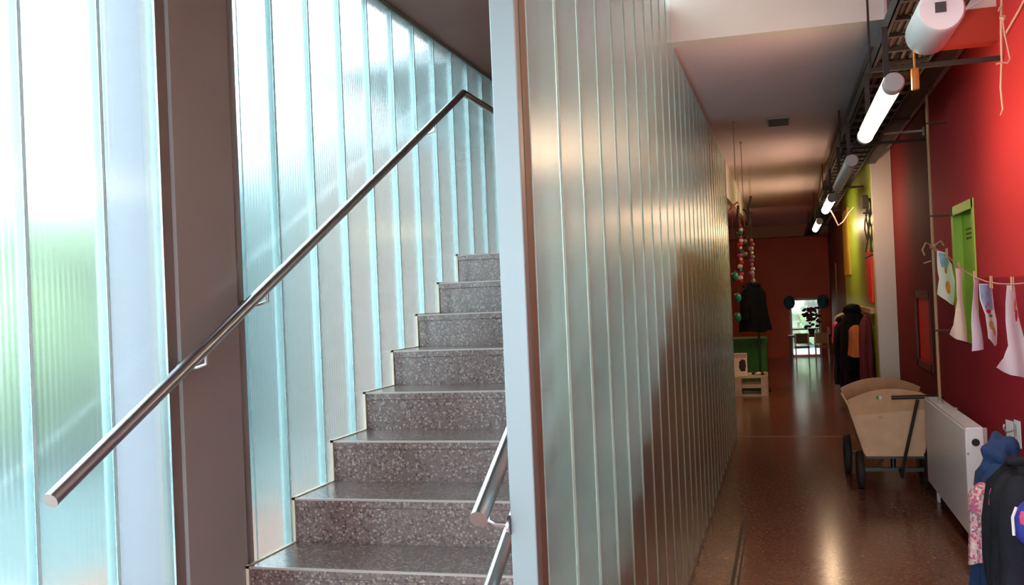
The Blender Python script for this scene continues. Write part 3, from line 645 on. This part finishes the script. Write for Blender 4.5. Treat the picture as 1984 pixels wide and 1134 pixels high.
bag = empty('bag', at_y(1980, 1010, 4.25), 'violet blue patterned child bag with pale loop at the right edge', 'bag')
p = at_y(1992, 1015, 4.22)
MB().blob(p, (.055, .05, .085), 2, .06).build('pouch', M_cloth_purple, bag)
MB().tube([p+Vector((-.045, -.03, .07)), p+Vector((-.06, -.03, .03)), p+Vector((-.058, -.03, -.04))], .006, 8).build('strap', M_paper, bag)
MB().blob(p+Vector((-.02, -.045, .03)), (.02, .01, .03), 1, .1).build('patch', M_cloth_pink, bag)
pk = coat('hat', 'pink and navy child hat hung above the charcoal jacket at the right edge', (1.085, 4.80), 1.05, .2, .12, .09, M_cloth_pink, 3, hood=False, sleeves=False, cat='hat')
for i, (u0, u1) in enumerate(((1948, 1962), (1964, 1976))):
    P0 = at_x(u0, 815, XR-.006)
    a, b = at_x(u0, 813, XR-.006), at_x(u1, 817, XR-.006); a2, b2 = at_x(u0+3, 866, XR-.006), at_x(u1+3, 870, XR-.006)
    tag(MB().prism([a, b, b2, a2], (.003, 0, 0)).build('note_paper', M_paper), ['small white paper note on the red wall above the blue jacket, left of its pair', 'small white paper note on the red wall, right of its pair'][i], 'note')

# far coats on the green wall
fc = [('dark navy coat with the blackest folds in the far row by the white pillar', (.80, 12.5), 1.30, .98, .5, .30, M_cloth_dark, 1),
      ('dark coat in the far row, farthest along the green wall', (.76, 13.4), 1.16, .82, .5, .30, M_cloth_dark, 3),
      ('wine coloured coat tucked beside the white pillar', (.87, 11.65), 1.25, .80, .3, .14, M_cloth_wine, 6)]
for l_, c_, zt_, h_, w_, d_, m_, s_ in fc: coat('coat', l_, c_, zt_, h_, w_, d_, m_, s_, group='coats hanging in the far row', hood=(s_ != 6))
coat('jacket', 'orange jacket among the dark coats of the far row', (.79, 12.05), 1.13, .36, .22, .16, M_cloth_orange, 7, hood=False, sleeves=False)
coat('scarf', 'pink scarf among the dark coats of the far row', (.66, 13.9), 1.12, .30, .22, .10, M_cloth_pink, 8, hood=False, sleeves=False, cat='scarf')
coat('bag', 'pale beige cloth bag hanging beyond the far row of coats', (.82, 15.0), 1.2, .45, .4, .26, mat('beige_cloth', (.42, .33, .20), .8), 9, hood=False, sleeves=False, cat='bag')
tag(MB().bbox(.90, .95, 11.4, 13.9, 1.27, 1.33, .004).build('coat_rack', M_tan), 'timber coat rail behind the far row of coats', 'coat rack')
# red panel and hanging net
tag(MB().bbox(.925, .95, 11.35, 11.95, 1.39, 1.98, .004).build('wall_panel', M_redpanel), 'tall bright red panel on the lime green wall', 'panel')
nt_ = empty('hanging_net', at_y(1684, 385, 11.3), 'dark tangled net and straps hanging against the green wall beside the pillar', 'net')
q = MB()
for k in range(7):
    u = 1678+2.3*k; q.tube([at_y(u+3*math.sin(j*1.3+k*2), 384+j*15, 11.25) for j in range(8 if k % 2 else 7)], .009, 6)
q.build('cord', M_branch, nt_)
MB().bbox(.855, .925, 11.22, 11.3, 2.42, 2.56, .01).build('bag', M_branch, nt_)
MB().tube([at_y(u, v, 11.22) for u, v in ((1672, 413), (1684, 413), (1690, 405))], .011, 6).tube([at_y(u, v, 11.22) for u, v in ((1676, 500), (1688, 494), (1702, 494))], .013, 6).build('crossbar', M_black, nt_)
lp_ = empty('cable_loop', at_y(1698, 480, 11.2), 'pale green cable loop hanging beside the dark net', 'cable')
MB().tube([at_y(u, v, 11.2) for u, v in ((1694, 460), (1697, 480), (1700, 505), (1696, 512), (1692, 500), (1694, 480))], .006, 6).build('loop', mat('pale_green_cable', (.35, .45, .22), .5), lp_)

# ------------------------------------------------------------------ far end: window, table, things on the left
wf = MB(); wf.box(wx0-.03, wx0+.02, YEND-.03, YEND+.08, 0.0, wz1+.03).box(wx1-.02, wx1+.03, YEND-.03, YEND+.08, 0.0, wz1+.03).box(wx0, wx1, YEND-.03, YEND+.08, wz1-.02, wz1+.03).box(wx0, wx1, YEND-.03, YEND+.08, .62, .66).box(wx0, wx1, YEND-.03, YEND+.08, 0, wz0)
w3 = wf.build('window_3', M_whiteplastic); w3['kind'] = 'structure'
gl = mat('clear_glass', (1, 1, 1), .02); gl.node_tree.nodes['Principled BSDF'].inputs['Transmission Weight'].default_value = 1
MB().box(wx0+.02, wx1-.02, YEND+.02, YEND+.026, wz0, wz1).build('pane', gl, w3)
tag(MB().blob((.15, 27.5, .5), (.55, .5, .7), 3, .2).blob((1.25, 28.2, .3), (.5, .5, .6), 5, .2).build('bush', mat('grey_green_bush', (.10, .16, .08), .9, noise=.4)), 'green bush outside the far bright window', 'bush')
q = MB()
for k in range(7): q.blob((-3.0+1.1*k, 29.5+.3*(k % 2), 1.3), (.95, .8, 2.0), k, .08)
tag(q.build('sky_screen_hedge', mat('pale_grey_green_leaves', (.15, .18, .15), .9, noise=.4)), 'pale grey green hedge added behind the bush to dim the far window', 'hedge')  # added to block the bright sky seen through the far window
for i, x in enumerate((.115, .845)):
    tag(MB().blob((x, YEND-.16, 1.26), (.125, .10, .15), 4+i, .05).build('paper_pompom', M_teal), ['teal tissue pompom at the left corner of the far window', 'teal tissue pompom at the right corner of the far window'][i], 'pompom')
def fartable(x0, x1, y, label, zt=.56):
    t = empty('bench_table', ((x0+x1)/2, y, 0), label, 'table')
    MB().bbox(x0, x1, y-.25, y+.25, zt-.04, zt, .006).build('tabletop', M_woodwall, t)
    for xx in (x0+.05, x1-.05):
        for yy in (y-.2, y+.2): MB().box(xx-.02, xx+.02, yy-.02, yy+.02, 0, zt-.04).build('leg', M_black, t)
fartable(.05, .95, 22.3, 'dark low table standing before the far window')
def chair(x, y, label, m):
    t = empty('chair', (x, y, 0), label, 'chair')
    MB().bbox(x-.15, x+.15, y-.15, y+.15, .32, .35, .005).build('seat', m, t)
    MB().bbox(x-.15, x+.15, y+.13, y+.15, .40, .62, .005).build('backrest', m, t)
    for xx in (x-.13, x+.13):
        for yy in (y-.13, y+.13): MB().box(xx-.012, xx+.012, yy-.012, yy+.012, 0, .62 if yy > y else .32).build('leg', M_whiteplastic, t)
chair(.33, 21.6, 'small child chair with white legs at the far table, left one', M_woodwall)
chair(.73, 21.6, 'small child chair with white legs at the far table, right one', M_tan)
pl = empty('potted_plant', (.55, 22.3, .56), 'dark leafy pink flowering plant standing on the far table before the window', 'plant')
MB().lathe((.55, 22.3, .56), [(.05, 0), (.08, .14), (.07, .14)], 14).build('pot', M_woodwall, pl)
q = MB(); rs = random.Random(3)
for k in range(46):
    a = rs.uniform(0, 6.28); rr = rs.uniform(.02, .2); z = .72+rs.uniform(0, .42); q.blob((.55+rr*math.cos(a), 22.3+rr*math.sin(a)*.6, z), (.05, .05, .03), k, .1, 1)
q.build('foliage', M_branch, pl)
q = MB()
for k in range(26):
    a = rs.uniform(0, 6.28); rr = rs.uniform(.02, .15); q.blob((.55+rr*math.cos(a), 22.2+rr*math.sin(a)*.5, .80+rs.uniform(0, .36)), .032, k, .1, 1)
q.build('blossom', mat('mauve_blossom', (.30, .07, .16), .8), pl)
tag(MB().bbox(.87, .93, 22.2, 22.26, .56, .72, .006).build('cup', M_whiteplastic), 'white cup at the right end of the far table', 'cup')
tag(MB().box(1.0, 1.03, 20.4, 20.46, .35, 2.05).build('timber_post', M_tan), 'thin tan upright board leaning by the dark wall near the orange end wall', 'board')
# pallet stack
def pallet(z0, label, top=True):
    r_ = empty('pallet', (-.52, 15.4, z0), label, 'pallet', 'pallets left of the corridor')
    x0, x1, y0, y1 = -1.15, -.285, 15.1, 15.58
    MB().box(x0, x1, y0, y0+.09, z0, z0+.022).box(x0, x1, y0+.19, y0+.28, z0, z0+.022).box(x0, x1, y1-.09, y1, z0, z0+.022).build('bottom_board', M_pallet, r_)
    for xx in (x0, (x0+x1)/2-.05, x1-.10): MB().box(xx, xx+.10, y0, y1, z0+.022, z0+.12).build('block', M_pallet, r_)
    q = MB()
    for k in range(4): q.box(x0, x1, y0+k*.13, y0+k*.13+.09, z0+.12, z0+.145)
    q.build('top_board', M_pallet, r_)
pallet(0, 'lower whitewashed wooden pallet of the stack by the far end of the glass partition')
pallet(.147, 'upper whitewashed wooden pallet of the stack by the far end of the glass partition')
gb = empty('storage_box', (-.5, 16.2, 0), 'dark green cloth covered box behind the pallets', 'box')
MB().bbox(-.95, -.30, 16.05, 16.6, 0, .80, .02).build('body', M_greenbox, gb)
MB().bbox(-.97, -.285, 16.03, 16.62, .74, .82, .02).build('lid', M_greenbox, gb)
cd_ = tag(MB().bbox(-.78, -.575, 15.2, 15.215, .2925, .64, .004).build('picture_card', M_papercream), 'pale card with brown picture standing on the pallets', 'card')
MB().blob((-.645, 15.198, .45), (.05, .006, .09), 2, .15).build('picture', M_branch, cd_)
MB().box(-.77, -.585, 15.197, 15.2, .57, .63).build('pink_band', mat('pale_pink', (.62, .42, .42), .7), cd_)
pp = empty('dried_arrangement', (-.5, 15.3, .2925), 'small dried leaf arrangement lying on the pallets', 'decoration')
for k in range(6): MB().blob((-.54+.045*k, 15.3, .315+.008*(k % 2)), (.04, .03, .022), k, .25, 2).build('leaf', [M_papercream, M_branch, M_pallet][k % 3], pp)
# dark coats bundle and baubles
bkc = coat('coat', 'bulky black coat hung on a stand above the green box, left of the corridor', (-.46, 15.8), 1.66, .72, .36, .40, M_cloth_dark, 11, hood=True)
sdn = empty('coat_stand', (-.46, 15.8, 0), 'dark coat stand carrying the bulky black coat beside the pallets', 'coat stand')
MB().tube([(-.40, 15.78, 0), (-.40, 15.78, 1.74)], .018).build('pole', M_black, sdn)
MB().lathe((-.40, 15.78, 0), [(.15, 0), (.15, .02), (.03, .04)], 18).build('base', M_black, sdn)
MB().tube([(-.40, 15.78, 1.70), (-.45, 15.8, 1.77), (-.44, 15.75, 1.83)], .012).build('peg', M_paintyellow, sdn)
for i, (u, v) in enumerate(((1424, 536), (1429, 577), (1429, 615))):
    p = at_y(u, v, 14.6)
    b_ = empty('bauble', p, ['topmost', 'middle', 'lowest'][i]+' of three shiny green baubles hanging at the end of the glass partition', 'bauble', 'green baubles')
    MB().blob(p, (.055, .055, .07), i, .03).build('ball', M_jade, b_)
    MB().tube([p+Vector((0, 0, .06)), p+Vector((0, 0, .10))], .012).build('cap', M_black, b_)
    MB().tube([p+Vector((0, 0, .10)), (p.x, p.y, ZC-.001 if i == 0 else prevz)], .002, 5).build('thread', M_black, b_)
    prevz = p.z-.075
# mobiles
def garland(u, v0, v1, y, label, mats, n):
    p0 = at_y(u, v0, y); p1 = at_y(u+2, v1, y); r_ = empty('bead_garland', p0, label, 'garland', 'garlands hanging by the glass partition')
    MB().tube([(p0.x, p0.y, ZC-.001), p0, p1], .0035, 6).build('string', M_twine, r_)
    for k in range(n):
        t = k/(n-1); p = p0.lerp(p1, t); s = .022+.012*((k*7) % 3)/2
        MB().blob((p.x+.010*math.sin(k*2.1), p.y, p.z), (s, s, s*.9), k, .15, 2).build('bead', mats[k % len(mats)], r_)
G = [M_redpanel, M_paper, M_jade, M_cloth_pink, M_papercream]
garland(1434, 438, 545, 12.4, 'thick red white and green bead garland beside the glass partition end', G, 16)
garland(1443, 452, 500, 13.2, 'short dark bead garland between two longer ones', [M_branch, M_cloth_wine, M_grey], 7)
garland(1456, 466, 545, 13.2, 'thin grey and pink bead garland nearest the orange wall', [M_grey, M_cloth_pink, M_grey, M_papercream], 11)
mo = empty('branch_mobile', at_y(1437, 400, 11.6), 'dark crooked branch mobile hanging on strings from the ceiling past the glass partition', 'mobile')
q = MB()
for pth in (((1455, 380), (1452, 400), (1447, 412), (1440, 405)), ((1449, 405), (1454, 415), (1458, 412)), ((1452, 412), (1452, 428), (1449, 440), (1441, 438)), ((1430, 398), (1429, 420), (1432, 440)), ((1447, 412), (1450, 425), (1455, 418))):
    q.tube([at_y(u, v, 11.6) for u, v in pth], .014, 8)
q.build('branch', M_branch, mo)
q = MB().tube([at_y(u, v, 11.6) for u, v in ((1413, 408), (1420, 399), (1430, 391), (1431, 396))], .012, 8); q.build('twig', mat('reddish_twig', (.40, .13, .06), .7), mo)
for (u, v) in ((1455, 382), (1430, 398)):
    p = at_y(u, v, 11.6); MB().tube([p, (p.x, p.y, ZC-.001)], .003, 5).build('string', M_twine, mo)
for i, (u, v) in enumerate(((1420, 235), (1435, 275))):
    d = CF + CR*((u-992)/FPX) - CU*((v-567)/FPX); d = d*((ZC-EYE)/d.z); d.z += EYE
    s_ = empty('ceiling_hook', d, ['nearer ceiling hook with a thin string beside the glass partition top', 'farther ceiling hook with a thin string beside the glass partition top'][i], 'hook', 'hooks in the corridor ceiling')
    MB().lathe((d.x, d.y, ZC-.02), [(.004, 0), (.012, .006), (.012, .0195)], 12).build('plate', M_grey, s_)
    MB().tube([(d.x, d.y, ZC-.018), (d.x, d.y, ZC-.50)], .0035, 6).build('string', M_twine, s_)
